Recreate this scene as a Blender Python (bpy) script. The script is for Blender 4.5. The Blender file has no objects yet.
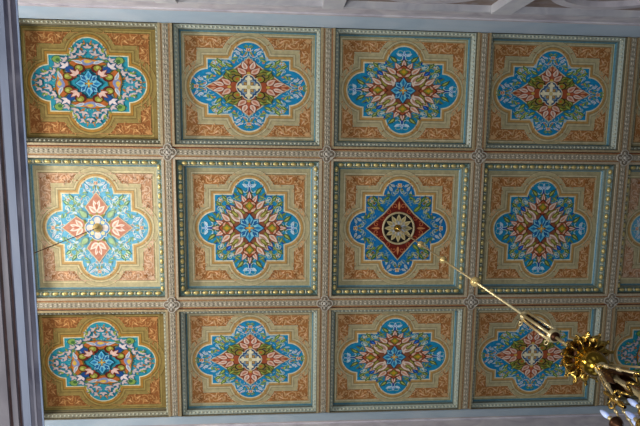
import bpy, math, random
from mathutils import Matrix, Vector
random.seed(7)
PI = math.pi
U = 1.6                      # metres per layout unit
ZC = 1.6 + 6.1726*U          # height of the underside of the ceiling beams
COL = bpy.context.scene.collection

# ------------------------------------------------------------------ materials
def lin(c):
    return c/12.92 if c <= .04045 else ((c+.055)/1.055)**2.4
def hexc(h):
    return tuple(lin(int(h[i:i+2], 16)/255) for i in (1, 3, 5)) + (1,)

def new_mat(name):
    m = bpy.data.materials.new(name); m.use_nodes = True
    nt = m.node_tree; b = nt.nodes['Principled BSDF']
    return m, nt, b

def paint_mat(name, rough=.55, noise=.16, scale=9, bump=.0, spec=.15):
    """colour comes from the painted colour attribute, aged with noise"""
    m, nt, b = new_mat(name)
    a = nt.nodes.new('ShaderNodeAttribute'); a.attribute_name = 'paint'
    t = nt.nodes.new('ShaderNodeTexCoord')
    n = nt.nodes.new('ShaderNodeTexNoise'); n.inputs['Scale'].default_value = scale
    n.inputs['Detail'].default_value = 6
    nt.links.new(t.outputs['Object'], n.inputs['Vector'])
    r = nt.nodes.new('ShaderNodeMapRange')
    r.inputs['From Min'].default_value = .3; r.inputs['From Max'].default_value = .7
    r.inputs['To Min'].default_value = 1-noise; r.inputs['To Max'].default_value = 1+noise
    nt.links.new(n.outputs['Fac'], r.inputs['Value'])
    x = nt.nodes.new('ShaderNodeVectorMath'); x.operation = 'SCALE'
    nt.links.new(a.outputs['Color'], x.inputs[0]); nt.links.new(r.outputs['Result'], x.inputs['Scale'])
    nt.links.new(x.outputs['Vector'], b.inputs['Base Color'])
    b.inputs['Roughness'].default_value = rough
    b.inputs['Specular IOR Level'].default_value = spec
    return m

def marble_mat(name, c1, c2, c3, scale=1.2, rough=.5, stretch=(1, 1, 1)):
    m, nt, b = new_mat(name)
    t = nt.nodes.new('ShaderNodeTexCoord')
    mp = nt.nodes.new('ShaderNodeMapping'); mp.inputs['Scale'].default_value = stretch
    nt.links.new(t.outputs['Object'], mp.inputs['Vector'])
    n = nt.nodes.new('ShaderNodeTexNoise'); n.inputs['Scale'].default_value = scale
    n.inputs['Detail'].default_value = 8; n.inputs['Distortion'].default_value = 1.2
    nt.links.new(mp.outputs['Vector'], n.inputs['Vector'])
    cr = nt.nodes.new('ShaderNodeValToRGB')
    e = cr.color_ramp.elements
    e[0].position = .32; e[0].color = hexc(c1)
    e[1].position = .68; e[1].color = hexc(c3)
    k = e.new(.5); k.color = hexc(c2)
    nt.links.new(n.outputs['Fac'], cr.inputs['Fac'])
    nt.links.new(cr.outputs['Color'], b.inputs['Base Color'])
    b.inputs['Roughness'].default_value = rough
    return m

def metal_mat(name, c, rough, metallic=1.0, var=.25):
    m, nt, b = new_mat(name)
    n = nt.nodes.new('ShaderNodeTexNoise'); n.inputs['Scale'].default_value = 18
    t = nt.nodes.new('ShaderNodeTexCoord'); nt.links.new(t.outputs['Object'], n.inputs['Vector'])
    r = nt.nodes.new('ShaderNodeMapRange')
    r.inputs['To Min'].default_value = rough*(1-var); r.inputs['To Max'].default_value = rough*(1+var)
    nt.links.new(n.outputs['Fac'], r.inputs['Value']); nt.links.new(r.outputs['Result'], b.inputs['Roughness'])
    b.inputs['Base Color'].default_value = hexc(c); b.inputs['Metallic'].default_value = metallic
    return m

M_PAINT = paint_mat('painted_plaster', .62, .15, 14)
M_MOULD = paint_mat('painted_moulding', .42, .18, 22, spec=.5)
M_EGG = metal_mat('gilded_plaster', '#d8c27c', .32, .4)
M_BEAM = paint_mat('painted_beam', .6, .28, 30)
M_GOLD = metal_mat('polished_brass', '#a98640', .27)
M_DOME = metal_mat('dome_brass', '#a67f2c', .17, 1.0, .1)
M_GOLDL = metal_mat('pale_gilt', '#e8cf98', .34, .75)
M_BALL = metal_mat('gilt_ball', '#e2c27c', .25, .45)
M_BRONZE = metal_mat('dark_bronze', '#4a2c18', .4, .8)
M_FASCIA = marble_mat('blue_grey_distemper', '#b6cbdb', '#c2d4e2', '#cddbe7', .7, .7)
M_LILAC = marble_mat('lilac_marbling', '#bdb6bd', '#d2cbd0', '#e0dadb', 3.0, .55, (.5, 1, 1))
M_WHITE = marble_mat('white_marbling', '#c4c3ca', '#d6d4d8', '#e2e0e0', 2.0, .55)
M_BROWN = marble_mat('brown_marbling', '#7b6659', '#917c70', '#a39a9a', 2.4, .55)
M_SLAB = marble_mat('plaster_slab', '#6b6350', '#7a7058', '#8a7e64', 2, .8)

def add_tube_glass():
    m, nt, b = new_mat('bulb_glass')
    b.inputs['Base Color'].default_value = hexc('#dfe9ff'); b.inputs['Roughness'].default_value = .06
    b.inputs['Transmission Weight'].default_value = .35
    b.inputs['Emission Color'].default_value = hexc('#7fa4ff'); b.inputs['Emission Strength'].default_value = .22  # bulbs are off; faint blue glow added for the daylight they reflect
    return m
M_BULB = add_tube_glass()

# ------------------------------------------------------------------ mesh builder
class MB:
    """collects faces (with a painted colour each) for ONE mesh object"""
    def __init__(s): s.v = []; s.f = []; s.c = []; s.sm = []
    def face(s, pts, col, smooth=False):
        i = len(s.v); s.v += [tuple(p) for p in pts]; s.f.append(tuple(range(i, i+len(pts)))); s.c.append(col); s.sm.append(smooth)
    def mesh(s, verts, faces, col, smooth=False):
        i = len(s.v); s.v += [tuple(p) for p in verts]
        for f in faces:
            s.f.append(tuple(i+k for k in f)); s.c.append(col); s.sm.append(smooth)
    def box(s, x0, x1, y0, y1, z0, z1, col='#808080'):
        v = [(x, y, z) for x in (x0, x1) for y in (y0, y1) for z in (z0, z1)]
        s.mesh(v, [(0, 1, 3, 2), (4, 6, 7, 5), (0, 4, 5, 1), (2, 3, 7, 6), (0, 2, 6, 4), (1, 5, 7, 3)], col)
    def ellipsoid(s, c, r, col, nu=8, nv=5, axis=None):
        vs = []; fs = []
        for j in range(nv+1):
            th = PI*j/nv
            for i in range(nu):
                ph = 2*PI*i/nu
                vs.append((c[0]+r[0]*math.sin(th)*math.cos(ph), c[1]+r[1]*math.sin(th)*math.sin(ph), c[2]+r[2]*math.cos(th)))
        for j in range(nv):
            for i in range(nu):
                a = j*nu+i; b = j*nu+(i+1) % nu
                fs.append((a, b, b+nu, a+nu))
        s.mesh(vs, fs, col, True)
    def lathe(s, prof, c=(0, 0, 0), col='#c0a050', n=24, smooth=True):
        vs = []; fs = []
        for (r, z) in prof:
            for i in range(n):
                a = 2*PI*i/n; vs.append((c[0]+r*math.cos(a), c[1]+r*math.sin(a), c[2]+z))
        for j in range(len(prof)-1):
            for i in range(n):
                a = j*n+i; b = j*n+(i+1) % n
                fs.append((a, b, b+n, a+n))
        s.mesh(vs, fs, col, smooth)
    def tube(s, pts, rad, col='#c0a050', n=8):
        pts = [Vector(q) for q in pts]; vs = []; fs = []
        if not hasattr(rad, '__len__'): rad = [rad]*len(pts)
        for k, q in enumerate(pts):
            d = (pts[min(k+1, len(pts)-1)]-pts[max(k-1, 0)]).normalized()
            u = d.cross(Vector((.31, .17, .93))).normalized(); w = d.cross(u)
            for i in range(n):
                a = 2*PI*i/n; vs.append(tuple(q+(u*math.cos(a)+w*math.sin(a))*rad[k]))
        for k in range(len(pts)-1):
            for i in range(n):
                a = k*n+i; b = k*n+(i+1) % n; fs.append((a, b, b+n, a+n))
        fs.append(tuple(range(n-1, -1, -1))); fs.append(tuple(range((len(pts)-1)*n, len(pts)*n)))
        s.mesh(vs, fs, col, True)
    def build(s, name, mat, parent=None, loc=(0, 0, 0)):
        me = bpy.data.meshes.new(name); me.from_pydata(s.v, [], s.f)
        at = me.color_attributes.new('paint', 'FLOAT_COLOR', 'CORNER')
        li = 0; buf = []
        cache = {}
        for f, c in zip(s.f, s.c):
            q = cache.get(c)
            if q is None: q = cache[c] = hexc(c)
            buf += list(q)*len(f)
        at.data.foreach_set('color', buf)
        me.polygons.foreach_set('use_smooth', s.sm)
        me.materials.append(mat); me.update()
        o = bpy.data.objects.new(name, me); COL.objects.link(o); o.location = loc
        if parent: o.parent = parent
        return o

def empty(name, loc):
    o = bpy.data.objects.new(name, None); o.empty_display_size = .1
    COL.objects.link(o); o.location = loc; return o
def tag(o, label=None, cat=None, group=None, kind=None):
    if label: o['label'] = label
    if cat: o['category'] = cat
    if group: o['group'] = group
    if kind: o['kind'] = kind
    return o
def copy_tree(o, loc=None, parent=None):
    c = o.copy(); COL.objects.link(c); c.parent = parent
    for ch in [x for x in bpy.data.objects if x.parent == o]: copy_tree(ch, None, c)
    if loc is not None: c.location = loc
    return c

# ------------------------------------------------------------------ painting on a panel
class Paint(MB):
    """flat painted motifs, each coat a hair below the last"""
    def __init__(s, ax=1, ay=1, z=-.0004):
        super().__init__(); s.ax = ax; s.ay = ay; s.z = z
    def put(s, pts, col, sym='n', aff=True):
        s.z -= .00011
        def em(ps):
            if aff: ps = [(x*s.ax, y*s.ay) for x, y in ps]
            s.face([(x, y, s.z) for x, y in ps], col)
        if sym == 'n': em(pts)
        elif sym == 'q':
            for a in (1, -1):
                for b in (1, -1): em([(x*a, y*b) for x, y in pts])
        elif sym == 'c':
            for k in range(4):
                c, d = ((1, 0), (0, 1), (-1, 0), (0, -1))[k]
                em([(x*c-y*d, x*d+y*c) for x, y in pts])
        elif sym == 'o':
            for a in (1, -1):
                for b in (1, -1):
                    em([(x*a, y*b) for x, y in pts]); em([(y*a, x*b) for x, y in pts])
    def disc(s, x, y, r, col, sym='n', n=20, aff=True, ry=None):
        ry = ry or r
        s.put([(x+r*math.cos(2*PI*i/n), y+ry*math.sin(2*PI*i/n)) for i in range(n)], col, sym, aff)
    def rect(s, x0, x1, y0, y1, col, sym='n', aff=True):
        s.put([(x0, y0), (x1, y0), (x1, y1), (x0, y1)], col, sym, aff)
    def leaf(s, x, y, ang, L, w, col, sym='n', bend=0, aff=True, vein=None):
        a0 = math.radians(ang); n = 7; up = []; dn = []
        px, py = x, y; a = a0
        for i in range(n+1):
            t = i/n; wd = w*.5*math.sin(PI*min(1, t**.75))*(1.05-.25*t)
            up.append((px-math.sin(a)*wd, py+math.cos(a)*wd)); dn.append((px+math.sin(a)*wd, py-math.cos(a)*wd))
            px += math.cos(a)*L/n; py += math.sin(a)*L/n; a += math.radians(bend)/n
        s.put(up+dn[-2:0:-1], col, sym, aff)
        if vein: s.leaf(x+math.cos(a0)*L*.12, y+math.sin(a0)*L*.12, ang+bend*.1, L*.68, w*.4, vein, sym, bend*.8, aff)
    def stroke(s, pts, w, col, sym='n', aff=True):
        L = []; Rr = []
        for i, (x, y) in enumerate(pts):
            x0, y0 = pts[max(0, i-1)]; x1, y1 = pts[min(len(pts)-1, i+1)]
            d = math.hypot(x1-x0, y1-y0) or 1; nx, ny = -(y1-y0)/d*w/2, (x1-x0)/d*w/2
            L.append((x+nx, y+ny)); Rr.append((x-nx, y-ny))
        z = s.z
        for i in range(len(pts)-1):
            s.z = z
            s.put([L[i], L[i+1], Rr[i+1], Rr[i]], col, sym, aff)
    def spiral(s, x, y, r0, r1, a0, turns, w, col, sym='n', aff=True):
        n = max(6, int(12*abs(turns)))
        pts = []
        for i in range(n+1):
            t = i/n; a = math.radians(a0)+2*PI*turns*t; r = r0+(r1-r0)*t
            pts.append((x+r*math.cos(a), y+r*math.sin(a)))
        s.stroke(pts, w, col, sym, aff)
    def fan(s, x, y, ang, L, w, n, spread, col, sym='n', vein=None, aff=True, out=None):
        if out:
            for k in range(n):
                t = (k-(n-1)/2)/max(1, (n-1)/2)
                s.leaf(x, y, ang+t*spread, L*(1-.22*abs(t))*1.12, w*1.5, out, sym, 0, aff)
        for k in range(n):
            t = (k-(n-1)/2)/max(1, (n-1)/2)
            s.leaf(x, y, ang+t*spread, L*(1-.22*abs(t)), w, col, sym, 0, aff, vein)

SP = {  # half sizes: opening, quatrefoil rectangle, lobe radius, corner box, moulding width factor
    ('mid', 'mid'): dict(h=(.91, .895), r=(.450, .437), lr=.213, box=(.73, .712), q=1.0),
    ('side', 'mid'): dict(h=(.87, .895), r=(.428, .437), lr=.213, box=(.71, .712), q=.95),
    ('mid', 'out'): dict(h=(.91, .735), r=(.515, .337), lr=.216, box=(.802, .626), q=.66),
    ('side', 'out'): dict(h=(.87, .735), r=(.478, .337), lr=.216, box=(.748, .626), q=.62),
}

def quatrefoil(P, sp, o, col):
    rx, ry = sp['r']; r = sp['lr']+o
    P.rect(-rx-o, rx+o, -ry-o, ry+o, col, aff=False)
    for sx, sy in ((1, 0), (-1, 0)):
        P.disc(sx*rx, 0, r, col, n=40, aff=False)
    for sy in (1, -1):
        P.disc(0, sy*ry, r, col, n=40, aff=False)

def lobes_flowers(P, kind):
    if kind in 'BPR':
        c = {'B': '#c9673f', 'P': '#c98a70', 'R': '#c07a3c'}[kind]
        w = {'B': '#cfd6d4', 'P': '#dfe2da', 'R': '#b9bfae'}[kind]
        g = {'B': '#7f9a4f', 'P': '#8fae78', 'R': '#557a45'}[kind]
        for sg in (1, -1):
            P.spiral(.50, sg*.075, .012, .085, 120*sg, .62*sg, .009, w, 'c')
        P.rect(.555, .605, -.026, .026, '#e2d8be', 'c'); P.rect(.561, .599, -.019, .019, c, 'c')
        P.disc(.58, 0, .008, '#f0e0b0', 'c', 8)
        for sg in (1, -1):
            P.leaf(.50, sg*.10, 25*sg, .085, .04, w, 'c', 20*sg, vein='#8fa9d0')
            P.leaf(.565, sg*.06, 75*sg, .08, .034, w, 'c', -25*sg, vein='#8fa9d0')
            P.leaf(.44, sg*.15, -10*sg, .07, .034, w, 'c', 40*sg)
            P.leaf(.50, sg*.045, -40*sg, .065, .028, g, 'c', 30*sg)
            P.leaf(.455, sg*.115, 85*sg, .075, .03, g, 'c', 30*sg)
        P.disc(.53, .03, .008, '#d8894a', 'c', 7); P.disc(.53, -.03, .008, '#d8894a', 'c', 7)
    else:
        g = '#66803a'
        for sg in (1, -1):
            P.spiral(.5, sg*.07, .012, .085, 150*sg, .6*sg, .009, '#bcd9dc', 'c')
            P.leaf(.44, sg*.085, 30*sg, .14, .06, '#32401f', 'c', 25*sg)
            P.leaf(.445, sg*.088, 30*sg, .125, .046, g, 'c', 25*sg, vein='#b3b465')
            P.leaf(.54, sg*.03, 65*sg, .08, .03, '#c2d9e2', 'c', -30*sg)
            P.leaf(.43, sg*.16, 60*sg, .07, .03, g, 'c', -40*sg)
        P.fan(.545, 0, 0, .085, .03, 3, 55, '#c5dfec', 'c', vein='#3e66b4')
        P.leaf(.47, 0, 0, .08, .03, '#274f9a', 'c')

def corners(P, kind):
    g, g2, w = {'C': ('#6a8240', '#a9ae66', '#c6d0be'), 'B': ('#6f9040', '#b3bd6a', '#b7cfd6'), 'P': ('#7fa978', '#b9cf9a', '#d5dfd2'),
                'R': ('#4c6f35', '#8f9c50', '#b5b590'), 'A': ('#6d8a42', '#a9ae5a', '#c6c6b8')}[kind]
    P.spiral(.335, .335, .015, .085, 10, 1.1, .010, g2, 'o')
    P.spiral(.25, .385, .01, .055, 200, -1.0, .008, w, 'o')
    P.leaf(.29, .37, 30, .10, .05, '#2e4a2a', 'o', 50)
    P.leaf(.295, .372, 30, .088, .036, g, 'o', 50, vein=g2)
    P.leaf(.31, .25, 60, .085, .036, g, 'o', -50, vein=g2)
    P.leaf(.20, .40, 170, .09, .035, g, 'o', -40, vein=g2)
    P.fan(.36, .36, 45, .055, .022, 3, 60, w, 'q')
    P.disc(.365, .365, .011, '#d59a5a', 'q', 8)
    P.leaf(.36, .20, 80, .08, .028, w, 'o', -30)

def filler(P, seed, n, lim, cols, lmin=.035, lmax=.075):
    rnd = random.Random(seed); k = 0
    while k < n:
        x = rnd.uniform(.02, .63); y = rnd.uniform(0, x)
        ok = (x < .43 and y < .42) or (math.hypot(x-.445, y) < .19)
        if not ok or x+y < lim: continue
        c, v = rnd.choice(cols); L = rnd.uniform(lmin, lmax)
        a = math.degrees(math.atan2(y, x))+rnd.uniform(-80, 80)
        P.leaf(x, y, a, L, L*rnd.uniform(.32, .5), c, 'o', rnd.uniform(-60, 60), vein=v); k += 1
def vines(P, seed, n, lim, col, w=.007):
    rnd = random.Random(seed); k = 0
    while k < n:
        x = rnd.uniform(.05, .6); y = rnd.uniform(0, x)
        ok = (x < .41 and y < .40) or (math.hypot(x-.445, y) < .16)
        if not ok or x+y < lim: continue
        P.spiral(x, y, .008, rnd.uniform(.03, .05), rnd.uniform(0, 360), rnd.choice((-1, 1))*rnd.uniform(.6, 1), w, col, 'o'); k += 1

def type_C(P, kr):
    vines(P, 3, 8, .42, '#a9c2a8'); filler(P, 11, 16, .44, [('#1d4f9c', None), ('#5f7e3a', '#a5ac60'), ('#8db7bd', None), ('#40602f', '#7d9448')])
    corners(P, 'C'); lobes_flowers(P, 'C')
    P.put([(.40, 0), (.36, .10), (.27, .19), (.19, .27), (.10, .36), (0, .40), (0, .2), (0, 0)], '#8a5234', 'q')
    # deep blue blossoms on the diagonals
    P.fan(.235, .235, 45, .11, .05, 3, 70, '#1b3f93', 'q', vein='#3d7fd0')
    # pale acanthus flaring round each kite
    for sg in (1, -1):
        P.leaf(.17, sg*.19, 0, .16, .08, '#8f4a34', 'c', 60*sg)
        P.leaf(.175, sg*.19, 0, .145, .062, '#dcc4ac', 'c', 60*sg, vein='#8f9040')
        P.leaf(.25, sg*.09, 40*sg, .17, .085, '#9a4a34', 'c', 10*sg)
        P.leaf(.255, sg*.09, 40*sg, .155, .068, '#e0c8b2', 'c', 10*sg, vein='#cf8a6c')
        P.leaf(.33, sg*.04, 34*sg, .13, .07, '#a04a34', 'c', -10*sg)
        P.leaf(.335, sg*.04, 34*sg, .115, .054, '#e4ccb8', 'c', -10*sg, vein='#d0886a')
    P.leaf(.37, 0, 0, .125, .065, '#8a3626', 'c'); P.leaf(.375, 0, 0, .108, .048, '#e6cdb8', 'c', vein='#c07058')
    P.put([(.17, 0), (.25, .095), (.33, .085), (.41, 0), (.33, -.085), (.25, -.095)], '#5d2416', 'c')
    P.put([(.19, 0), (.255, .082), (.325, .073), (.39, 0), (.325, -.073), (.255, -.082)], '#a4532f', 'c')
    for sg in (1, -1):
        P.leaf(.22, sg*.02, 62*sg, .085, .035, '#dcb89c', 'c', -30*sg); P.leaf(.34, sg*.02, 105*sg, .07, .028, '#d8a888', 'c', 30*sg)
    P.put([(.225, 0), (.295, .062), (.36, 0), (.295, -.062)], '#4f4a18', 'c')
    P.put([(.237, 0), (.295, .050), (.350, 0), (.295, -.050)], '#8f8a30', 'c')
    P.put([(.265, 0), (.295, .026), (.325, 0), (.295, -.026)], '#cf9a26', 'c')
    # diagonal whirls of dark red, olive and shell white
    P.disc(.165, .165, .09, '#74482c', 'q')
    P.leaf(.05, .20, 5, .20, .085, '#6a6a28', 'o', 45)
    P.leaf(.06, .202, 5, .175, .058, '#9c9840', 'o', 45, vein='#c0b868')
    P.leaf(.09, .09, 14, .22, .095, '#8c4830', 'o', 55)
    P.leaf(.10, .10, 16, .20, .076, '#e4d0be', 'o', 42, vein='#b98a74')
    P.leaf(.14, .14, 45, .15, .06, '#74742c', 'q', vein='#b0a858')
    P.leaf(.12, .06, 95, .10, .03, '#e0c6b0', 'o', 30)
    star(P, kr)

def star(P, k=1.0, gold='#c98a2a'):
    ax, ay = P.ax, P.ay; P.ax = P.ay = k
    P.leaf(0, 0, 0, .20, .17, '#1c3a5e', 'c'); P.leaf(0, 0, 45, .18, .16, '#1c3a5e', 'c')
    P.leaf(0, 0, 0, .186, .14, '#59aec9', 'c'); P.leaf(0, 0, 45, .166, .13, '#86c6d4', 'c')
    for a in (22.5, 67.5): P.leaf(.04, .02 if a < 45 else .04, a, .10, .028, '#1d5f96', 'c')
    P.leaf(.07, 0, 0, .09, .04, '#2373a6', 'c'); P.leaf(.055, .055, 45, .075, .032, '#1c5c92', 'q')
    P.disc(0, 0, .058, '#1d3f66'); P.leaf(0, 0, 45, .07, .04, '#57a7bd', 'c')
    P.leaf(0, 0, 0, .065, .03, gold, 'c'); P.disc(0, 0, .016, '#e8c860')
    P.ax, P.ay = ax, ay

def type_B(P, kr):
    vines(P, 5, 9, .46, '#b5cabb'); filler(P, 21, 14, .48, [('#6f9040', '#b3bd6a'), ('#a9c3cc', None), ('#4f7a38', '#93a850'), ('#c98a6a', None)])
    corners(P, 'B'); lobes_flowers(P, 'B')
    P.leaf(.17, .31, 20, .12, .05, '#3f6430', 'o', 45); P.leaf(.175, .312, 20, .105, .036, '#789440', 'o', 45, vein='#bcc070')
    P.put([(.485, 0), (.36, .095), (.245, .21), (.21, .245), (.095, .36), (0, .465), (-.01, .2), (0, 0)], '#cfc19c', 'q')
    P.put([(.468, 0), (.35, .083), (.235, .20), (.20, .235), (.083, .35), (0, .448), (-.01, .2), (0, 0)], '#a04f2e', 'q')
    P.disc(.175, .175, .10, '#2f4a3a', 'q'); P.disc(.175, .175, .088, '#8a7a34', 'q')
    P.spiral(.175, .175, .015, .065, 45, 1.2, .016, '#3b4a22', 'q')
    P.leaf(.19, .19, 45, .11, .05, '#5c7c34', 'q', vein='#b0b45a')
    P.leaf(.21, .10, 40, .13, .045, '#54702f', 'o', 30, vein='#a4a850')
    for sg in (1, -1):
        P.leaf(.205, sg*.025, 58*sg, .15, .10, '#6c2416', 'c', -28*sg)
        P.leaf(.21, sg*.028, 58*sg, .135, .08, '#dcb8a0', 'c', -28*sg, vein='#c07a60')
        P.leaf(.27, sg*.022, 26*sg, .15, .085, '#6c2416', 'c', -20*sg)
        P.leaf(.275, sg*.024, 26*sg, .135, .066, '#e4cab6', 'c', -20*sg, vein='#c98a70')
        P.leaf(.36, sg*.012, 20*sg, .08, .03, '#d0906c', 'c', -20*sg)
        P.leaf(.15, sg*.09, 70*sg, .10, .04, '#4a5a8a', 'c', 40*sg)
    P.leaf(.22, 0, 0, .13, .035, '#b65a3c', 'c')
    P.disc(.215, 0, .022, '#c9a24a', 'c', 10)
    P.disc(.125, .125, .06, '#43200f', 'q', 14); P.disc(.125, .125, .046, '#8f8436', 'q', 14); P.disc(.125, .125, .02, '#b9622a', 'q', 10)
    ax, ay = P.ax, P.ay; P.ax = P.ay = kr
    for o, c in ((.018, '#d9cfae'), (.006, '#2f5a86'), (-.006, '#28456c'), (-.018, '#7f9aa8')):
        P.disc(.085, 0, .085+o, c, 'c', 20); P.rect(-.11-o, .11+o, -.11-o, .11+o, c)
    P.rect(-.075, .075, -.075, .075, '#8a5a3a')
    P.leaf(0, 0, 45, .105, .045, '#b59250', 'c')
    for c, o in (('#5c4a2c', .006), ('#e6dcb8', 0)):
        P.rect(-.024-o, .024+o, -.11-o, .11+o, c); P.rect(-.11-o, .11+o, -.024-o, .024+o, c)
        P.disc(.115, 0, .030+o, c, 'c', 12); P.disc(.148, 0, .022+o, c, 'c', 12)
        P.disc(.12, .032, .021+o, c, 'c', 10); P.disc(.12, -.032, .021+o, c, 'c', 10)
    P.disc(0, 0, .03, '#c9b478')
    P.ax, P.ay = ax, ay

def type_P(P, kr):
    vines(P, 6, 10, .42, '#cfd8c8'); filler(P, 31, 16, .42, [('#9ab98a', '#c0cf9a'), ('#cfdcd8', None), ('#7f9f78', None), ('#c9a08c', None)])
    corners(P, 'P'); lobes_flowers(P, 'P')
    P.leaf(.13, .13, 45, .16, .10, '#7fa08c', 'q'); P.leaf(.14, .14, 45, .12, .06, '#a9c48e', 'q')
    P.leaf(.09, .20, 60, .14, .04, '#a8b878', 'o', -30)
    P.put([(.12, 0), (.17, .09), (.27, .155), (.36, .085), (.47, 0), (.36, -.085), (.27, -.155), (.17, -.09)], '#d9c6a2', 'c')
    P.put([(.125, 0), (.178, .082), (.27, .142), (.355, .076), (.452, 0), (.355, -.076), (.27, -.142), (.178, -.082)], '#c4866c', 'c')
    for sg in (1, -1):
        P.leaf(.20, 0, 55*sg, .14, .075, '#efdcc8', 'c', -10*sg, vein='#d9a890')
        P.leaf(.25, 0, 25*sg, .12, .055, '#f0e0d0', 'c', -15*sg, vein='#d9a890')
        P.leaf(.13, sg*.035, 50*sg, .10, .035, '#8a8f44', 'c', 20*sg)
    P.leaf(.24, 0, 0, .09, .034, '#c4765c', 'c')
    P.leaf(.11, 0, 0, .10, .04, '#a39a4a', 'c')
    for o, c in ((.016, '#e3dcc0'), (.006, '#5f84b0'), (-.006, '#7fb1cf')):
        P.disc(.075, 0, .078+o, c, 'c', 20); P.rect(-.10-o, .10+o, -.10-o, .10+o, c)
    P.rect(-.10, .10, -.10, .10, '#4f94c4')
    P.disc(.095, 0, .050, '#e6d8ca', 'c', 18, ry=.042); P.disc(.07, .07, .026, '#e6d8a0', 'q', 12)
    P.disc(0, 0, .05, '#e0c27a')

def type_R(P, kr):
    vines(P, 7, 10, .46, '#8aa48c'); filler(P, 41, 11, .48, [('#5c7c3a', '#98a455'), ('#8da9ac', None), ('#3f6230', None), ('#b08850', None)])
    corners(P, 'R'); lobes_flowers(P, 'R')
    P.leaf(.20, .22, 45, .14, .06, '#54742f', 'q', vein='#9aa452')
    D = lambda r, m: [(r, 0), (m, m), (0, r), (-m, m), (-r, 0), (-m, -m), (0, -r), (m, -m)]
    P.put(D(.445, .205), '#b9ae88')
    P.put(D(.427, .194), '#661c11')
    for sg in (1, -1):
        P.spiral(.30, sg*.055, .008, .04, 90*sg, 1.1*sg, .010, '#b8683f', 'c')
        P.spiral(.22, sg*.14, .008, .036, 0, 1.0*sg, .010, '#a8542f', 'c')
    P.leaf(.25, 0, 0, .12, .035, '#c98452', 'c')

def type_A(P, kr):
    g = '#6d8a42'
    vines(P, 8, 8, .3, '#9fb898'); filler(P, 51, 26, .34, [('#6d8a42', '#a9ae5a'), ('#cfc0bc', None), ('#9aa8b8', None), ('#b0702f', None), ('#2a5a8a', None)])
    # corners: big round leaf curls
    P.disc(.355, .36, .062, '#2e5a4a', 'q', 16); P.disc(.355, .36, .052, '#7d9a4a', 'q', 16); P.disc(.345, .35, .026, '#3d6a3a', 'q', 12)
    P.spiral(.27, .37, .01, .05, 0, 1.0, .009, '#a9c0a0', 'o')
    P.leaf(.24, .33, 150, .10, .035, g, 'o', 30)
    P.leaf(.37, .24, 100, .09, .04, g, 'o', -20, vein='#b0b45a')
    for sg in (1, -1):
        # cloudy white and pink blossoms filling the lobes
        for (x, y, a, L) in ((.43, .075, 10, .085), (.56, .075, 50, .07), (.49, .135, 65, .085), (.385, .165, 20, .08), (.35, .25, 60, .075), (.535, .0, 0, .075)):
            P.fan(x, y*sg, a*sg, L, .032, 3, 62, '#cab4ac', 'c', out='#36708c')
        P.leaf(.56, sg*.07, -30*sg, .05, .02, g, 'c'); P.disc(.60, sg*.035, .013, '#d9893a', 'c', 8)
        P.leaf(.50, sg*.15, 40*sg, .07, .026, g, 'c', 20*sg)
        P.disc(.49, sg*.175, .017, '#8fa447', 'c', 10)
    # orange crescents
    P.leaf(.30, -.235, 90, .47, .19, '#5a5a20', 'c'); P.leaf(.305, -.22, 90, .44, .155, '#b0602a', 'c')
    for sg in (1, -1): P.leaf(.33, sg*.02, 80*sg, .15, .05, '#c98238', 'c', 15*sg)
    P.leaf(.32, -.09, 90, .18, .10, '#7f8bb0', 'c'); P.leaf(.335, -.05, 90, .10, .055, '#d9b04a', 'c')
    for sg in (1, -1): P.leaf(.30, sg*.06, 60*sg, .14, .05, '#c5c9c4', 'c', 25*sg, vein='#8f9ab8')
    # diagonals
    P.leaf(.15, .15, 45, .20, .10, '#1b4a86', 'q')
    P.fan(.25, .25, 45, .10, .042, 3, 60, '#dccdc8', 'q', out='#36507a')
    P.disc(.10, .225, .068, '#5c1f14', 'o', 16); P.disc(.105, .235, .045, '#8a8c34', 'o', 14); P.disc(.11, .245, .022, '#b8b65a', 'o', 10)
    P.leaf(.09, .13, 60, .12, .04, '#a4502e', 'o', 30)
    P.fan(.13, .13, 45, .11, .045, 3, 48, '#dfb9a8', 'q', out='#7a3020')
    star(P, kr, '#b8862a')

TYPES = {'A': type_A, 'B': type_B, 'C': type_C, 'P': type_P, 'R': type_R}
FIELD = {'A': '#2a8fa0', 'B': '#1a86b4', 'C': '#1c88b0', 'P': '#6ab0ca', 'R': '#146fa8'}
TONE = {  # base, shade line, mid, light, warm line, corner field, corner scroll
    'warm': ('#8c7540', '#655024', '#978046', '#a68f52', '#a87a34', '#985e30', '#bd8850'),
    'stone': ('#b0a47c', '#84724c', '#b9aa80', '#cbbf9a', '#b98f52', '#ae7440', '#d0a472'),
    'pale': ('#bcae86', '#8e7a50', '#c4b488', '#d8ca9e', '#c29a60', '#c0906a', '#dcba9a'),
}

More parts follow.
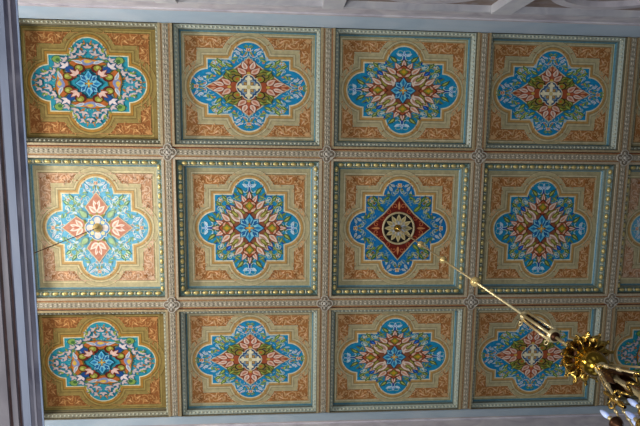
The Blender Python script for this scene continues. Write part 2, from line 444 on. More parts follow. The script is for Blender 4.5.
def make_panel(kind, key, tone, name='painted_panel'):
    sp = SP[key]; bx, by = sp['box']; t = TONE[tone]; hx, hy = sp['h']; q = sp['q']
    ins = .105*q
    base = MB()
    # panel board with real thickness
    base.box(-hx+ins-.03, hx-ins+.03, -hy+ins-.002, hy-ins+.002, .154, .172, t[0])
    board = base
    Q = Paint(1, 1, .154)
    Q.rect(-bx-.028, bx+.028, -by-.028, by+.028, t[1], aff=False)
    Q.rect(-bx-.024, bx+.024, -by-.024, by+.024, t[3], aff=False)
    Q.rect(-bx-.006, bx+.006, -by-.006, by+.006, t[2], aff=False)
    board.v_off = len(board.v)
    board.mesh(Q.v, Q.f, t[0]); board.c = board.c[:6]+Q.c
    # corner scrollwork, four L-shaped fields: built around own origin
    C = Paint(1, 1, .1535)
    rx, ry = sp['r']
    C.put([(bx, by), (bx, .10), (bx-.20, .10), (bx-.20, by-.20), (.10, by-.20), (.10, by)], t[5], aff=False)
    for a, b, c, d in ((.10, bx, by-.008, by), (bx-.008, bx, .10, by)):
        C.rect(a, b, c, d, t[1], aff=False)
    aw = (bx-rx-.137)   # arm widths
    ah = (by-ry-.137)
    sc = t[6]
    def arm(x0, y0, dx, dy, L, wd):
        n = max(2, int(L/.088)); st = L/n
        for i in range(n):
            cx = x0+dx*(i+.5)*st; cy = y0+dy*(i+.5)*st; sg = 1 if i % 2 else -1
            C.spiral(cx, cy, .006, wd*.40, 90*i, 1.35*sg, .012, sc, aff=False)
            a = math.degrees(math.atan2(dy, dx))
            C.leaf(cx, cy+0, a+55*sg, wd*.62, .022, sc, aff=False, bend=40*sg)
            C.leaf(cx, cy, a+180-50*sg, wd*.55, .020, '#e0b48a' if tone != 'warm' else '#d8a468', aff=False, bend=30*sg)
            C.disc(cx+dx*st*.5, cy+dy*st*.5, .010, sc, n=8, aff=False)
    mx = bx-max(aw, .10)/2-.004; my = by-max(ah, .10)/2-.004
    arm(bx-max(aw, .1)-.02, my, -1, 0, bx-max(aw, .1)-.02-.16, max(ah, .1))
    arm(mx, by-max(ah, .1)-.02, 0, -1, by-max(ah, .1)-.02-.16, max(aw, .1))
    C.fan(bx-.02, by-.02, 225, .15, .03, 3, 24, sc, aff=False)
    rnd = random.Random(5)
    for _ in range(90):
        if rnd.random() < .5: x, y = rnd.uniform(.12, bx-.01), by-rnd.uniform(.015, .15)
        else: x, y = bx-rnd.uniform(.015, .15), rnd.uniform(.12, by-.01)
        C.leaf(x, y, rnd.uniform(0, 360), rnd.uniform(.025, .045), .013, rnd.choice([sc, t[5], '#99602f', sc]), bend=rnd.uniform(-120, 120), aff=False)
    for a, b, c, d in ((.10, bx-.012, by-.016, by-.010), (bx-.016, bx-.010, .10, by-.012)): C.rect(a, b, c, d, sc, aff=False)
    # frame of painted mouldings and the medallion
    F = Paint(1, 1, .152)
    for o, c in ((.140, t[1]), (.135, t[3]), (.128, t[2]), (.098, t[0]), (.082, t[1]), (.076, t[3]), (.066, t[2]), (.052, t[1]), (.045, t[4]), (.018, t[3]), (.011, '#e2d4ac')):
        quatrefoil(F, sp, o, c)
    quatrefoil(F, sp, 0, FIELD[kind])
    m = 'mid' in key[1]
    F.ax = sp['r'][0]/.445*(1 if m else .985); F.ay = (1.0 if m else .80)
    TYPES[kind](F, 1.0 if m else .86)
    return board, C, F

LOOPS_MID = [(-.031, .012, None), (-.031, -.008, '#a8977a'), (-.004, -.008, '#b7a688'), (.0, -.002, '#b7a688'), (.006, .030, '#6c6650'), (.014, .034, '#3a4038'),
             (.074, .078, '#5c756c'), (.080, .078, '#a8a07c'), (.084, .112, '#6e7668'), (.092, .135, '#7f9490'), (.100, .145, '#3a7c98'), (.105, .152, '#9fb4ac'), (.112, .156, '#8a9072')]
LOOPS_OUT = [(-.031, .012, None), (-.031, -.008, '#9a8868'), (-.004, -.008, '#a9956f'), (.0, -.002, '#a9956f'), (.008, .030, '#5c5640'), (.014, .034, '#3a3c30'),
             (.074, .078, '#a8b0a2'), (.080, .078, '#96947a'), (.084, .112, '#66706a'), (.092, .135, '#60868e'), (.100, .145, '#2f7898'), (.105, .152, '#9aa68c'), (.112, .156, '#8a9072')]

LOOPS_WARM = [(i, z, {'#a8b0a2': '#8f8a72', '#66706a': '#5a5240', '#60868e': '#7a7256', '#2f7898': '#4c523e', '#9aa68c': '#94803c', '#8a9072': '#8a7434'}.get(c, c)) for i, z, c in LOOPS_OUT]

def make_frame(key, clampy=None):
    sp = SP[key]; hx, hy = sp['h']; q = sp['q']; loops = LOOPS_MID if key[1] == 'mid' else (LOOPS_WARM if key[0] == 'side' else LOOPS_OUT)
    fr = MB(); prev = None
    for i, z, c in loops:
        k = i*q if i > 0 else i
        x, y = hx-k, hy-k
        ring = [(-x, -y), (x, -y), (x, y), (-x, y)]
        if clampy: ring = [(a, max(-1e9, b) if clampy*b < 0 else clampy*min(clampy*b, hy-.012)) for a, b in ring]
        ring = [(a, b, z) for a, b in ring]
        if prev:
            for j in range(4): fr.face([prev[j], prev[(j+1) % 4], ring[(j+1) % 4], ring[j]], c)
        prev = ring
    eg = MB(); eg.eggs = []; eg.darts = []
    m = key[1] == 'mid'
    ic = (.044 if m else .044)*q; zc = .050
    X, Y = hx-ic, hy-ic
    pitch = .118 if m else .052
    for (ax0, ay0, dx, dy, L) in ((-X, -Y, 1, 0, 2*X), (-X, Y, 1, 0, 2*X), (-X, -Y, 0, 1, 2*Y), (X, -Y, 0, 1, 2*Y)):
        n = int(round(L/pitch)); st = L/n
        for i in range(n):
            cx = ax0+dx*(i+.5)*st; cy = ay0+dy*(i+.5)*st
            if m:
                r = (.034, .022) if dx else (.022, .034)
                eg.eggs.append((cx, cy, zc, dx, r))
                if i < n-1:
                    tx = cx+dx*st*.5; ty = cy+dy*st*.5
                    eg.darts.append((tx, ty, zc+.003, dx))
            else:
                r = (.017, .014) if dx else (.014, .017)
                eg.ellipsoid((cx, cy, zc+.002), (r[0], r[1], .014), '#c4c4ac', 6, 4)
    return fr, eg

# ------------------------------------------------------------------ the coffers
XC = [-.955, 1.0, 3.0, 5.0, 6.955]
YC = [-.835, .985, 2.810]
LAY = [['A', 'B', 'C', 'B', 'A'], ['P', 'C', 'R', 'C', 'P'], ['A', 'B', 'C', 'B', 'A']]
LAB = {
 (0, 0): 'coffer with ochre ground in the corner of left arch and back wall',
 (0, 1): 'oblong coffer with a cream cross on blue, back wall row, left half',
 (0, 2): 'oblong coffer with a blue star medallion against the back wall, middle of its row',
 (0, 3): 'oblong coffer with a cream cross on blue, back wall row, right half',
 (0, 4): 'oblong coffer at the right edge against the back wall, barely in view',
 (1, 0): 'brightly lit square coffer with pale pink petals and a brass ceiling hook',
 (1, 1): 'square coffer with a light blue star medallion, between pink and dark red ones',
 (1, 2): 'square coffer with a dark red diamond where the chandelier is fixed',
 (1, 3): 'square coffer with a blue star medallion right of the dark red diamond',
 (1, 4): 'square coffer at the right edge of the middle row, only one blue lobe showing',
 (2, 0): 'coffer with ochre ground in the corner of left arch and front wall',
 (2, 1): 'oblong coffer with a cream cross on blue at the front wall, left of centre',
 (2, 2): 'oblong coffer with a blue star medallion along the front wall',
 (2, 3): 'oblong coffer with a cream cross partly behind the hanging chandelier lantern',
 (2, 4): 'coffer at the right edge behind the gilt chandelier, blue lobe and pink flowers showing',
}
protos = {}
for j in range(3):
    for i in range(5):
        col = 'side' if i in (0, 4) else 'mid'; row = 'mid' if j == 1 else 'out'
        key = (col, row); kind = LAY[j][i]
        tone = 'warm' if (kind == 'A' and i == 0) else ('pale' if kind == 'P' else 'stone')
        root = empty('ceiling_coffer', (XC[i], YC[j], 0))
        tag(root, LAB[(j, i)], 'ceiling coffer', 'painted ceiling coffers')
        pk = (kind, key, tone)
        pdx = {0: -.022, 4: .022}.get(i, 0) if row == 'out' else 0
        clampy = {0: -1, 1: None, 2: 1}[j]
        fk = ('f', key, clampy)
        if fk not in protos:
            fr, eg = make_frame(key, clampy)
            a = fr.build('coffer_frame', M_MOULD, root)
            protos[fk] = (a.data, eg, eg.build('dentil_beading', M_MOULD, root).data if eg.v else None)
            if eg.v: tag(bpy.data.objects[-1] if False else [o for o in root.children if 'beading' in o.name][0], kind='stuff')
        else:
            o = bpy.data.objects.new('coffer_frame', protos[fk][0]); COL.objects.link(o); o.parent = root
            if protos[fk][2]:
                o = bpy.data.objects.new('dentil_beading', protos[fk][2]); COL.objects.link(o); o.parent = root; tag(o, kind='stuff')
        eg = protos[fk][1]
        for (cx, cy, cz, dx, r_) in eg.eggs:
            if 'egg' not in protos:
                e_ = MB(); e_.ellipsoid((0, 0, 0), (.040, .025, .026), '#c8ad58', 10, 7); o = e_.build('gilt_egg', M_EGG, root); protos['egg'] = o.data
            else:
                o = bpy.data.objects.new('gilt_egg', protos['egg']); COL.objects.link(o); o.parent = root
            o.location = (cx, cy, cz); o.rotation_euler = (0, 0, 0 if dx else PI/2)
        for (cx, cy, cz, dx) in eg.darts:
            if 'dart' not in protos:
                e_ = MB(); e_.ellipsoid((0, 0, 0), (.012, .024, .022), '#c9c8ae', 8, 5); o = e_.build('silver_dart', M_MOULD, root); protos['dart'] = o.data
            else:
                o = bpy.data.objects.new('silver_dart', protos['dart']); COL.objects.link(o); o.parent = root
            o.location = (cx, cy, cz); o.rotation_euler = (0, 0, 0 if dx else PI/2)
        if pk not in protos:
            bd, cn, md = make_panel(kind, key, tone)
            a = bd.build('painted_panel', M_PAINT, root); a.location.x = pdx
            c = cn.build('corner_scrollwork', M_PAINT, a); f = md.build('medallion', M_PAINT, a)
            protos[pk] = (a.data, c.data, f.data)
        else:
            a = bpy.data.objects.new('painted_panel', protos[pk][0]); COL.objects.link(a); a.parent = root; a.location.x = pdx
            c = bpy.data.objects.new('corner_scrollwork', protos[pk][1]); COL.objects.link(c); c.parent = a
            f = bpy.data.objects.new('medallion', protos[pk][2]); COL.objects.link(f); f.parent = a
        for sx, sy in ((-1, 1), (1, -1), (-1, -1)):
            d = c.copy(); COL.objects.link(d); d.parent = a; d.scale = (sx, sy, 1)

# ------------------------------------------------------------------ beams between coffers
def leafy(mb, length, along, tone):
    n = int(length/.058); st = length/n
    for i in range(n):
        t = (i+.5)*st
        for sg in (1, -1):
            cx, cy = (t, sg*.013) if along == 'x' else (sg*.013, t)
            r = (.024, .011) if along == 'x' else (.011, .024)
            mb.ellipsoid((cx, cy, -.006), (r[0], r[1], .008), tone, 6, 4)
def beam(n, x0, y0, length, along):
    b = MB(); h = .062
    RED, TAN, GR = '#8e5034', '#a5845c', '#a09680'
    strips = [(-h, -.052, RED), (-.052, -.036, TAN), (-.036, .036, GR), (.036, .052, TAN), (.052, h, RED)]
    for a, c, col in strips:
        z = .0 if col != GR else -.004
        if along == 'x': b.box(0, length, a, c, z, .10, col)
        else: b.box(a, c, 0, length, z, .10, col)
    o = b.build('trim_%d' % n, M_BEAM, None, (x0, y0, 0)); tag(o, kind='structure')
    g = MB(); leafy(g, length, along, '#b9ad98'); g.build('leaf_garland', M_BEAM, o)
tn = 1
for y in (0, 1.974):
    beam(tn, -1.84, y, 9.72, 'x'); tn += 1
for x in (0, 2, 4, 6):
    for a, b_ in ((-1.555, -.063), (.063, 1.911), (2.037, 3.53)):
        beam(tn, x, a, b_-a, 'y'); tn += 1

# rosettes on the crossings
ro = None
names = {(0, 0): 'on the back beam, first one right of the left arch', (2, 0): 'on the back beam, second one right of the left arch',
         (4, 0): 'on the back beam, third one right of the left arch', (6, 0): 'on the back beam near the right picture edge',
         (0, 1): 'on the front beam, first one right of the left arch', (2, 1): 'on the front beam, second one right of the left arch',
         (4, 1): 'on the front beam just below the lowest ball of the chandelier rod', (6, 1): 'on the front beam above the gilt crown of the chandelier'}
for (x, k), nm in names.items():
    loc = (x, (0, 1.974)[k], -.0125)
    if ro is None:
        ro = empty('ceiling_rosette', loc)
        m = MB()
        def qf(r, o, z0, z1, col):
            pts = []
            for q in range(4):
                for s in range(-5, 6):
                    a = q*PI/2+s*PI/10*1.3
                    pts.append((math.cos(q*PI/2)*r+math.cos(a)*(o), math.sin(q*PI/2)*r+math.sin(a)*(o)))
            n = len(pts)
            m.mesh([(px, py, z0) for px, py in pts]+[(px, py, z1) for px, py in pts],
                   [tuple(range(n))]+[(i, (i+1) % n, n+(i+1) % n, n+i) for i in range(n)], col)
        qf(.058, .052, -.012, .004, '#bdb4a4'); qf(.057, .042, -.0125, -.012, '#7d705e')
        m.build('backplate', M_BEAM, ro)
        f = MB()
        for q in range(8):
            a = q*PI/4; rr = .062 if q % 2 == 0 else .034
            f.ellipsoid((math.cos(a)*rr, math.sin(a)*rr, -.014), (.018, .018, .008), '#aaa191', 8, 5)
        f.lathe([(.046, 0), (.050, -.006), (.043, -.009), (.038, -.004)], (0, 0, -.013), '#beb5a5', 20)
        f.ellipsoid((0, 0, -.018), (.024, .024, .012), '#c2b9aa', 10, 6)
        f.build('flower', M_BEAM, ro)
        r = ro
    else:
        r = copy_tree(ro, loc)
    r['label'] = 'plaster rosette '+nm
    r['category'] = 'rosette'; r['group'] = 'rosettes at the beam crossings'

# ------------------------------------------------------------------ setting
s = MB(); s.box(-1.95, 7.95, -1.9, 3.9, .175, .30); tag(s.build('ceiling', M_SLAB), kind='structure')

# back wall (top of the picture): smooth fascia over a marbled band and arcading
w = MB(); w.box(-1.95, 9.2, -1.80, -1.562, -.555, .172); tag(w.build('wall_back', M_FASCIA), kind='structure')
w = MB(); w.box(-1.95, 9.2, -1.80, -1.550, -.60, -.557)
w.box(-1.95, 9.2, -1.80, -1.565, -.80, -.60)
w.box(-1.95, 9.2, -1.80, -1.600, -2.6, -1.9)
tag(w.build('trim_30', M_LILAC), kind='structure')
w = MB(); w.box(-1.95, 9.2, -1.80, -1.63, -1.9, -.80); tag(w.build('trim_31', M_BROWN), kind='structure')
# white string mouldings, raking rib, pilaster head and arch archivolt
w = MB(); w.box(-1.9, 9.2, -1.63, -1.560, -.865, -.83)
tag(w.build('trim_32', M_WHITE), kind='structure')
w = MB()
for x in (-1.71, .13, 1.86, 3.70, 5.54, 7.4): w.box(x, x+.22, -1.63, -1.535, -1.9, -.87)
tag(w.build('trim_33', M_WHITE), kind='structure')
w = MB()
def archivolt(cx, cz, r0, r1, y0, y1, a0=20, a1=160):
    n = 24
    for i in range(n):
        a = math.radians(a0+(a1-a0)*i/n); b = math.radians(a0+(a1-a0)*(i+1)/n)
        P4 = [(cx+r*math.cos(t), cz+r*math.sin(t)) for r, t in ((r0, a), (r1, a), (r1, b), (r0, b))]
        w.mesh([(x, y0, z) for x, z in P4]+[(x, y1, z) for x, z in P4], [(0, 1, 2, 3), (7, 6, 5, 4), (0, 4, 5, 1), (1, 5, 6, 2), (2, 6, 7, 3), (3, 7, 4, 0)], '#ffffff')
for x in (-.69, 1.105, 2.89, 4.73, 6.58): archivolt(x, -1.83, .70, .80, -1.63, -1.57, 5, 175)
tag(w.build('trim_35', M_LILAC), kind='structure')

# front wall (bottom of the picture)
w = MB(); w.box(-1.95, 9.2, 3.542, 3.80, -.20, .172); tag(w.build('wall_front', M_FASCIA), kind='structure')
w = MB(); w.box(-1.95, 9.2, 3.530, 3.80, -.235, -.205); w.box(-1.95, 9.2, 3.548, 3.80, -2.6, -.235); tag(w.build('trim_36', M_LILAC), kind='structure')
w = MB(); w.box(-2.15, -1.86, -1.9, 3.9, -.16, .172); tag(w.build('wall_left', M_FASCIA), kind='structure')

# left arch with its run of marbled mouldings, hanging lower than the ceiling
def arch(name, segs, mat):
    w = MB()
    for x0, x1, z0, z1 in segs:
        w.box(x0, x1, -3.2, 5.2, z0, z1)
    tag(w.build(name, mat), kind='structure')
M_VIOLET = marble_mat('violet_grey_marbling', '#464354', '#6a6674', '#8f8a94', 2.2, .5, (1, .35, 1))
M_VIOL2 = marble_mat('grey_marbling', '#8f8b98', '#a7a2ac', '#b8b3ba', 2.6, .5, (1, .3, 1))
M_BLUEB = marble_mat('daylit_blue_marbling', '#8e95a8', '#9ca3b6', '#a9aebd', 1.6, .5, (1, .3, 1))  # marbled band tinted pale blue to stand for daylight on the fillets
M_DKBR = marble_mat('dark_brown_paint', '#38241f', '#4a3230', '#5c4240', 2, .6)
M_PINKG = marble_mat('pinkish_grey_paint', '#8a8388', '#9c9498', '#aaa4a6', 2, .6, (1, .3, 1))
M_EDGE = marble_mat('lit_edge_blue', '#9aa9c8', '#a9b8d4', '#b5c3da', 2, .5)  # light on the arch's right edge put into the colour
E_ = -.684
T_ = -1.966
arch('trim_40', [(E_-.013, E_, -1.975, T_)], M_EDGE)
arch('trim_41', [(E_-.052, E_-.013, -1.972, T_), (E_-.098, E_-.070, -1.985, T_)], M_VIOLET)
arch('trim_42', [(E_-.070, E_-.052, -1.984, T_)], M_VIOL2)
arch('trim_44', [(E_-.162, E_-.098, -1.998, T_)], M_BLUEB)
arch('trim_45', [(E_-.180, E_-.162, -1.985, T_)], M_VIOLET)
arch('trim_46', [(E_-.203, E_-.180, -1.975, T_), (E_-.275, E_-.248, -1.99, T_)], M_DKBR)
arch('trim_47', [(E_-.248, E_-.203, -2.0, T_), (E_-.60, E_-.275, -2.01, -1.85)], M_PINKG)

# ------------------------------------------------------------------ brass hook and thin rod of the left lamp
h = empty('lamp_rod', (-.955, .985, .15))
tag(h, 'thin dark rod dropping from a small domed brass ceiling hook in the pale pink coffer', 'lamp rod')
m = MB(); m.lathe([(.001, .006), (.062, .006), (.066, -.004), (.060, -.024), (.040, -.050), (.018, -.066), (.008, -.078), (.001, -.08)], n=24); m.build('canopy', M_BALL, h)
m = MB(); m.tube([(0, 0, -.075), (0, 0, -1.82)], .005); m.build('rod', M_BRONZE, h)

# ceiling rose around the chandelier fixing
r = empty('ceiling_rose', (3.0, .985, .150))
tag(r, 'round openwork ceiling rose with cream petals on black inside the dark red diamond', 'ceiling rose')
m = MB(); m.lathe([(.196, .006), (.200, -.024), (.212, -.030), (.224, -.024), (.226, .006)], n=48, col='#b7a67c'); m.build('rim', M_MOULD, r)
m = Paint(1, 1, -.012); m.disc(0, 0, .2, '#1d1a18', n=40)
for k in range(12):
    m.leaf(math.cos(k*PI/6)*.07, math.sin(k*PI/6)*.07, k*30, .126, .064, '#c4b282', vein='#a8945e')
for k in range(12): m.leaf(math.cos(k*PI/6+.26)*.06, math.sin(k*PI/6+.26)*.06, k*30+15, .06, .03, '#8d9598')
m.disc(0, 0, .095, '#a29a80', n=24)
for k in range(12): m.leaf(.02*math.cos(k*PI/6), .02*math.sin(k*PI/6), k*30, .085, .035, '#b9bcc0' if k % 2 else '#c9b890')
m.build('petal_disc', M_PAINT, r)

# ------------------------------------------------------------------ chandelier
AX, AY = 2.985, .985
ch = empty('chandelier', (AX, AY, .138))
tag(ch, 'large gilt brass chandelier on a long beaded rod with candle bulbs at lower right', 'chandelier')
def zz(z): return z-.138
def part(name, mat, fn, parent=ch):
    m = MB(); fn(m); return m.build(name, mat, parent)
part('canopy', M_GOLD, lambda m: m.lathe([(.001, .0), (.05, .0), (.054, -.012), (.044, -.03), (.025, -.05), (.010, -.07), (.001, -.075)]))
part('rod', M_GOLDL, lambda m: m.tube([(0, 0, zz(.08)), (0, 0, zz(-3.37))], .0095))
for z, rr in ((-1.0, .037), (-1.78, .036), (-2.57, .041)):
    def ball(m):
        m.ellipsoid((0, 0, zz(z)), (rr, rr, rr), '#ffffff', 18, 12); m.lathe([(.011, rr+.012), (.016, rr+.004), (.011, rr-.006)], (0, 0, zz(z)), n=12); m.lathe([(.011, -rr+.004), (.016, -rr-.006), (.010, -rr-.014)], (0, 0, zz(z)), n=12)
    part('ball', M_BALL, ball)
# lantern-like link
za, zb = -3.375, -3.695
part('link_top', M_GOLDL, lambda m: m.lathe([(.006, .02), (.028, .014), (.036, 0), (.030, -.014), (.012, -.016)], (0, 0, zz(za)), n=16))
for k in range(4):
    a = k*PI/2+.5
    part('link_bar', M_GOLDL, lambda m: m.tube([(math.cos(a)*.028, math.sin(a)*.028, zz(za)), (math.cos(a)*.034, math.sin(a)*.034, zz(zb))], .0095))
part('link_chain', M_BRONZE, lambda m: [m.ellipsoid((0, 0, zz(za-.03-i*.045)), (.022, .022, .027), '#ffffff', 8, 6) for i in range(7)])
for z in (za+.0, zb+.02):
    for a in (2.1,):
        def hook(m):
            c = Vector((math.cos(a)*.055, math.sin(a)*.055, zz(z)))
            u = Vector((math.cos(a), math.sin(a), 0)); v = Vector((0, 0, 1))
            m.tube([tuple(c+u*.014*math.cos(t*PI/6)+v*.014*math.sin(t*PI/6)) for t in range(13)], .004, n=6)
        part('hook_ring', M_GOLDL, hook)
part('link_base', M_GOLDL, lambda m: m.lathe([(.012, .02), (.034, .014), (.040, 0), (.036, -.014), (.026, -.016)], (0, 0, zz(zb)), n=20))
part('link_hub', M_BRONZE, lambda m: m.lathe([(.030, -.012), (.024, -.022), (.012, -.03), (.001, -.032)], (0, 0, zz(zb)), n=16))
part('lower_rod', M_GOLDL, lambda m: m.tube([(0, 0, zz(zb)), (0, 0, zz(-3.98))], .0095))
# crown of acanthus leaves
zc = -3.975
def acanthus(m, ang, L, w, lift, curl, n=9):
    u = Vector((math.cos(ang), math.sin(ang), 0)); t_ = Vector((-math.sin(ang), math.cos(ang), 0))
    rows = []
    for i in range(n+1):
        t = i/n
        r = .040+L*t; z = lift*math.sin(t*PI*.5)-curl*max(0, t-.6)**2*6
        wd = w*(.35+.9*math.sin(PI*min(1, t*.9+.08)))*(1+.22*math.sin(t*PI*6.5))*(1 if t < .85 else (1-t)/.15*.8+.2)
        c = u*r+Vector((0, 0, z))
        rows.append([c+t_*wd*s+Vector((0, 0, .014*abs(s)-.010*(1-abs(s)))) for s in (-1, -.55, 0, .55, 1)])
    vs = [tuple(p+Vector((0, 0, zz(zc)))) for row in rows for p in row]
    fs = [(i*5+j, i*5+j+1, i*5+j+6, i*5+j+5) for i in range(n) for j in range(4)]
    off = len(vs); vs2 = [(x, y, z+.004) for x, y, z in vs]
    fs2 = [tuple(off+q for q in reversed(f)) for f in fs]
    m.mesh(vs+vs2, fs+fs2, '#ffffff', True)
for k in range(14):
    a = 2*PI*k/14+.2
    def lf(m):
        acanthus(m, a, .090, .024, -.020, .012)
        u = Vector((math.cos(a), math.sin(a), 0))
        m.ellipsoid(tuple(u*.136+Vector((0, 0, zz(zc)-.020))), (.007, .007, .008), '#ffffff', 8, 6)
        m.tube([tuple(u*(.05+.07*t)+Vector((0, 0, zz(zc)-.018-.02*math.sin(t*PI)))) for t in [i/6 for i in range(7)]], [.008, .009, .008, .007, .006, .006, .008], n=6)
    part('crown_leaf', M_GOLD, lf)
for k in range(11):
    a = 2*PI*(k+.5)/11+.2
    part('crown_leaf', M_GOLD, lambda m: acanthus(m, a, .066, .015, .02, .0))
part('dome_ring', M_BRONZE, lambda m: m.lathe([(.060, .010), (.076, .004), (.080, -.006), (.074, -.014), (.060, -.016)], (0, 0, zz(zc-.018)), n=36))
part('dome', M_DOME, lambda m: m.lathe([(.030, .03), (.060, .016), (.070, .006), (.071, .0), (.066, -.006), (.064, -.012), (.066, -.030), (.063, -.052), (.053, -.074), (.038, -.090), (.022, -.097), (.018, -.10), (.024, -.106), (.020, -.116), (.012, -.12)], (0, 0, zz(zc-.036)), n=40))
# collar with stays
zk = -4.10
part('collar', M_GOLDL, lambda m: m.lathe([(.012, .012), (.030, .006), (.034, 0), (.028, -.010), (.012, -.016)], (0, 0, zz(zk)), n=20))
for k in range(3):
    for deg, tk in ((-155, .0050), (-138, .0042)):
        a = math.radians(deg+120*k)
        u = Vector((math.cos(a), math.sin(a), 0))
        def stay(m):
            p0 = u*.030+Vector((0, 0, zz(zk))); p1 = u*.384+Vector((0, 0, zz(-4.68)))
            m.tube([tuple(p0.lerp(p1, t)) for t in (0, .5, 1)], tk, n=6)
            for t in (.28, .33, .62, .66): m.ellipsoid(tuple(p0.lerp(p1, t)), (.009, .009, .011), '#ffffff', 8, 5)
        part('stay', M_GOLDL, stay)
for k in range(6):
    a3 = math.radians((-165 if k % 2 == 0 else -118)+120*(k//2))
    def dl(m):
        u3 = Vector((math.cos(a3), math.sin(a3), 0)); t3 = Vector((-math.sin(a3), math.cos(a3), 0))
        vs = []; n = 8
        for i in range(n+1):
            t = i/n; c = u3*(.022+.045*t)+Vector((0, 0, zz(zk-.03-.16*t))); wd = .020*math.sin(PI*min(1, t*.95+.05))
            for s in (-1, 0, 1): vs.append(tuple(c+t3*wd*s+u3*.006*(1-abs(s))))
        fs = [(i*3+j, i*3+j+1, i*3+j+4, i*3+j+3) for i in range(n) for j in range(2)]
        off = len(vs); vs += [(x-u3.x*.004, y-u3.y*.004, z) for x, y, z in vs]
        m.mesh(vs, fs+[tuple(off+q for q in reversed(f)) for f in fs], '#ffffff', True)
    part('dark_leaf', M_BRONZE, dl)
def stem(m):
    prof = [(.010, 0)]
    z = 0
    for k in range(3):
        prof += [(.013, -.02), (.010, -.03), (.010, -.13)] if False else []
    m.lathe([(.012, 0), (.012, -.10), (.019, -.11), (.012, -.12), (.012, -.26), (.022, -.28), (.030, -.30), (.020, -.33), (.013, -.36), (.013, -.52), (.04, -.56), (.07, -.62), (.055, -.70), (.02, -.76), (.001, -.78)], (0, 0, zz(zk)), n=20)
part('stem', M_GOLDL, stem)
# scrollwork finials at the stay ends, each with an S-scroll running inwards
for k in range(3):
    a = math.radians(-156+120*k); u = Vector((math.cos(a), math.sin(a), 0)); t_ = Vector((-math.sin(a), math.cos(a), 0))
    def fin(m):
        c = u*.372
        m.lathe([(.004, .06), (.010, .045), (.006, .03), (.013, .012), (.015, 0), (.008, -.015), (.012, -.03), (.006, -.05)], (c.x, c.y, zz(-4.66)), n=10)
        for sg in (1, -1):
            pts = []
            for i in range(15):
                q = i/14*PI*1.7; rr = .020*(1-.55*i/14)
                pts.append(tuple(c+t_*sg*(.020-rr*math.cos(q))+Vector((0, 0, zz(-4.66)+rr*math.sin(q)))))
            m.tube(pts, .0042, n=6)
    part('scroll_finial', M_GOLD, fin)
    def sc(m):
        a5 = math.radians(-135+120*k); u5 = Vector((math.cos(a5), math.sin(a5), 0)); t5 = Vector((-u5.y, u5.x, 0))
        pts = []
        for i in range(25):
            t = i/24
            b5 = math.radians(-152+120*k+16*t); rr5 = .372+.012*math.sin(t*PI*5)
            pts.append((math.cos(b5)*rr5, math.sin(b5)*rr5, zz(-4.685)+.016*math.cos(t*PI*5)))
        m.tube(pts, [.004+.003*abs(math.sin(i*.9)) for i in range(25)], n=6)
    part('scroll', M_GOLD, sc)
# candle bulbs on arms, grouped by six
lamps = [(.420, -163, -4.70), (.346, -152, -4.70), (.330, -159.5, -4.70), (.297, -163.5, -4.70)]
def bulb_profile(s=1):
    return [(.001, .029*s), (.0045*s, .026*s), (.0090*s, .014*s), (.0118*s, 0), (.0120*s, -.010*s), (.0090*s, -.021*s), (.0065*s, -.026*s)]
for k in range(3):
    for li, (rr, an, z) in enumerate(lamps):
        a = math.radians(an+120*k); c = (math.cos(a)*rr, math.sin(a)*rr, zz(z))
        o = part('candle_bulb', M_BULB, lambda m: m.lathe(bulb_profile(.85), c, n=16))
        part('bulb_base', M_GOLDL, lambda m: m.lathe([(.0065, 0), (.008, -.004), (.008, -.016), (.004, -.018)], (c[0], c[1], c[2]-.021), n=12), o)
        def cup(m):
            m.lathe([(.004, 0), (.018, -.001), (.022, .004), (.024, .002), (.020, -.010), (.010, -.020), (.004, -.03)], (c[0], c[1], c[2]-.056), n=16)
        part('drip_cup', M_BRONZE if li == 0 else M_GOLD, cup)
        def arm(m):
            e = Vector(c)-Vector((0, 0, .075)); s0 = Vector((math.cos(a)*.02, math.sin(a)*.02, zz(-4.70)-.02)); pts = []
            for i in range(13):
                t = i/12; p_ = s0.lerp(e, t); p_.z -= .10*math.sin(PI*t)**1.0*(1-.2*t); pts.append(tuple(p_))
            m.tube(pts, .0055, n=6)
        part('arm', M_GOLD, arm)

# ------------------------------------------------------------------ light
def light(name, kind, loc, energy, col, size=None, target=None):
    L = bpy.data.lights.new(name, kind); L.energy = energy*U*U; L.color = col
    o = bpy.data.objects.new(name, L); COL.objects.link(o); o.location = loc
    if kind == 'AREA':
        L.shape = 'DISK'; L.size = size*U
    elif size: L.shadow_soft_size = size*U
    if target is not None:
        d = Vector(target)-Vector(loc); o.rotation_euler = d.to_track_quat('-Z', 'Y').to_euler()
    return o
light('left_lamp_glow', 'POINT', (-.99, .98, -1.76), 36, (1, .97, .92), .10)
light('left_side_light', 'AREA', (-4.2, .7, -2.4), 235, (1, .98, .95), 1.3, (2.0, 1.0, 0))  # unseen low side light added to shade the coffers from the left
light('floor_fill', 'AREA', (-.3, 1.3, -7.1), 135, (.93, .97, 1), 1.6, (2.0, 1.0, 0))  # unseen fill added below the camera for general light on the ceiling
wd = bpy.data.worlds.new('World'); bpy.context.scene.world = wd; wd.use_nodes = True
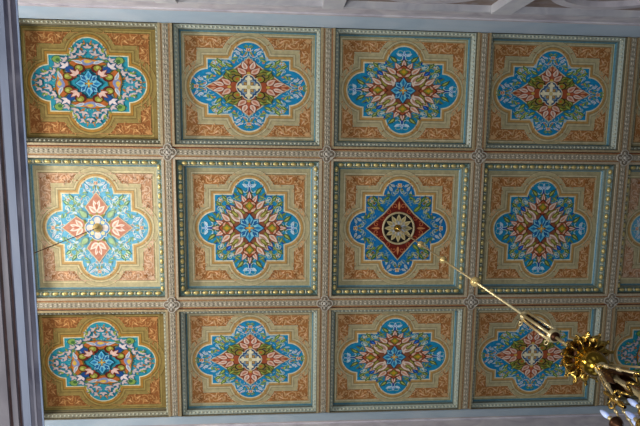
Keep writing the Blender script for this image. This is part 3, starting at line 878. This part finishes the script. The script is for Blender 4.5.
# dim surround for the unseen church; bright window-like bands added for reflections in brass
nt = wd.node_tree; bg = nt.nodes['Background']
tc = nt.nodes.new('ShaderNodeTexCoord'); sp_ = nt.nodes.new('ShaderNodeSeparateXYZ'); nt.links.new(tc.outputs['Generated'], sp_.inputs[0])
def mth(op, a, b=None):
    n = nt.nodes.new('ShaderNodeMath'); n.operation = op
    for i, v in enumerate((a, b)):
        if v is None: continue
        if isinstance(v, (int, float)): n.inputs[i].default_value = v
        else: nt.links.new(v, n.inputs[i])
    return n.outputs[0]
az = mth('ARCTAN2', sp_.outputs['Y'], sp_.outputs['X'])
col_ = mth('GREATER_THAN', mth('SINE', mth('MULTIPLY', az, 9.0)), .25)
el = mth('MULTIPLY', mth('LESS_THAN', sp_.outputs['Z'], -.12), mth('GREATER_THAN', sp_.outputs['Z'], -.55))
lf_ = mth('LESS_THAN', sp_.outputs['X'], .25)
bright_bands = mth('MULTIPLY', mth('MULTIPLY', col_, el), lf_)
mx_ = nt.nodes.new('ShaderNodeMix'); mx_.data_type = 'RGBA'
mx_.inputs['A'].default_value = (.085, .095, .115, 1); mx_.inputs['B'].default_value = (.62, .76, 1.0, 1)
nt.links.new(bright_bands, mx_.inputs['Factor']); nt.links.new(mx_.outputs['Result'], bg.inputs['Color'])
bg.inputs['Strength'].default_value = 1.0

# ------------------------------------------------------------------ camera
cam = bpy.data.cameras.new('Camera'); co = bpy.data.objects.new('Camera', cam); COL.objects.link(co)
cam.sensor_width = 36; cam.lens = 478.396*36/640; cam.clip_start = .05
R = [[0.99758, -0.01253, -0.06843], [0.00386, 0.99209, -0.12549], [0.06946, 0.12492, 0.98973]]
rot = Matrix(((R[0][0], -R[1][0], -R[2][0]), (R[0][1], -R[1][1], -R[2][1]), (R[0][2], -R[1][2], -R[2][2])))
co.rotation_euler = rot.to_euler(); co.location = (1.48993, -.01589, -6.1726)
bpy.context.scene.camera = co

# ------------------------------------------------------------------ layout units to metres, ceiling at its height
for me in bpy.data.meshes:
    me.transform(Matrix.Scale(U, 4)); me.update()
for o in bpy.data.objects:
    o.location = Vector(o.location)*U
    if o.parent is None: o.location.z += ZC
sc_ = bpy.context.scene
sc_.view_settings.view_transform = 'Standard'; sc_.view_settings.look = 'None'
sc_.view_settings.exposure = 0; sc_.view_settings.gamma = 1; sc_.view_settings.use_curve_mapping = False
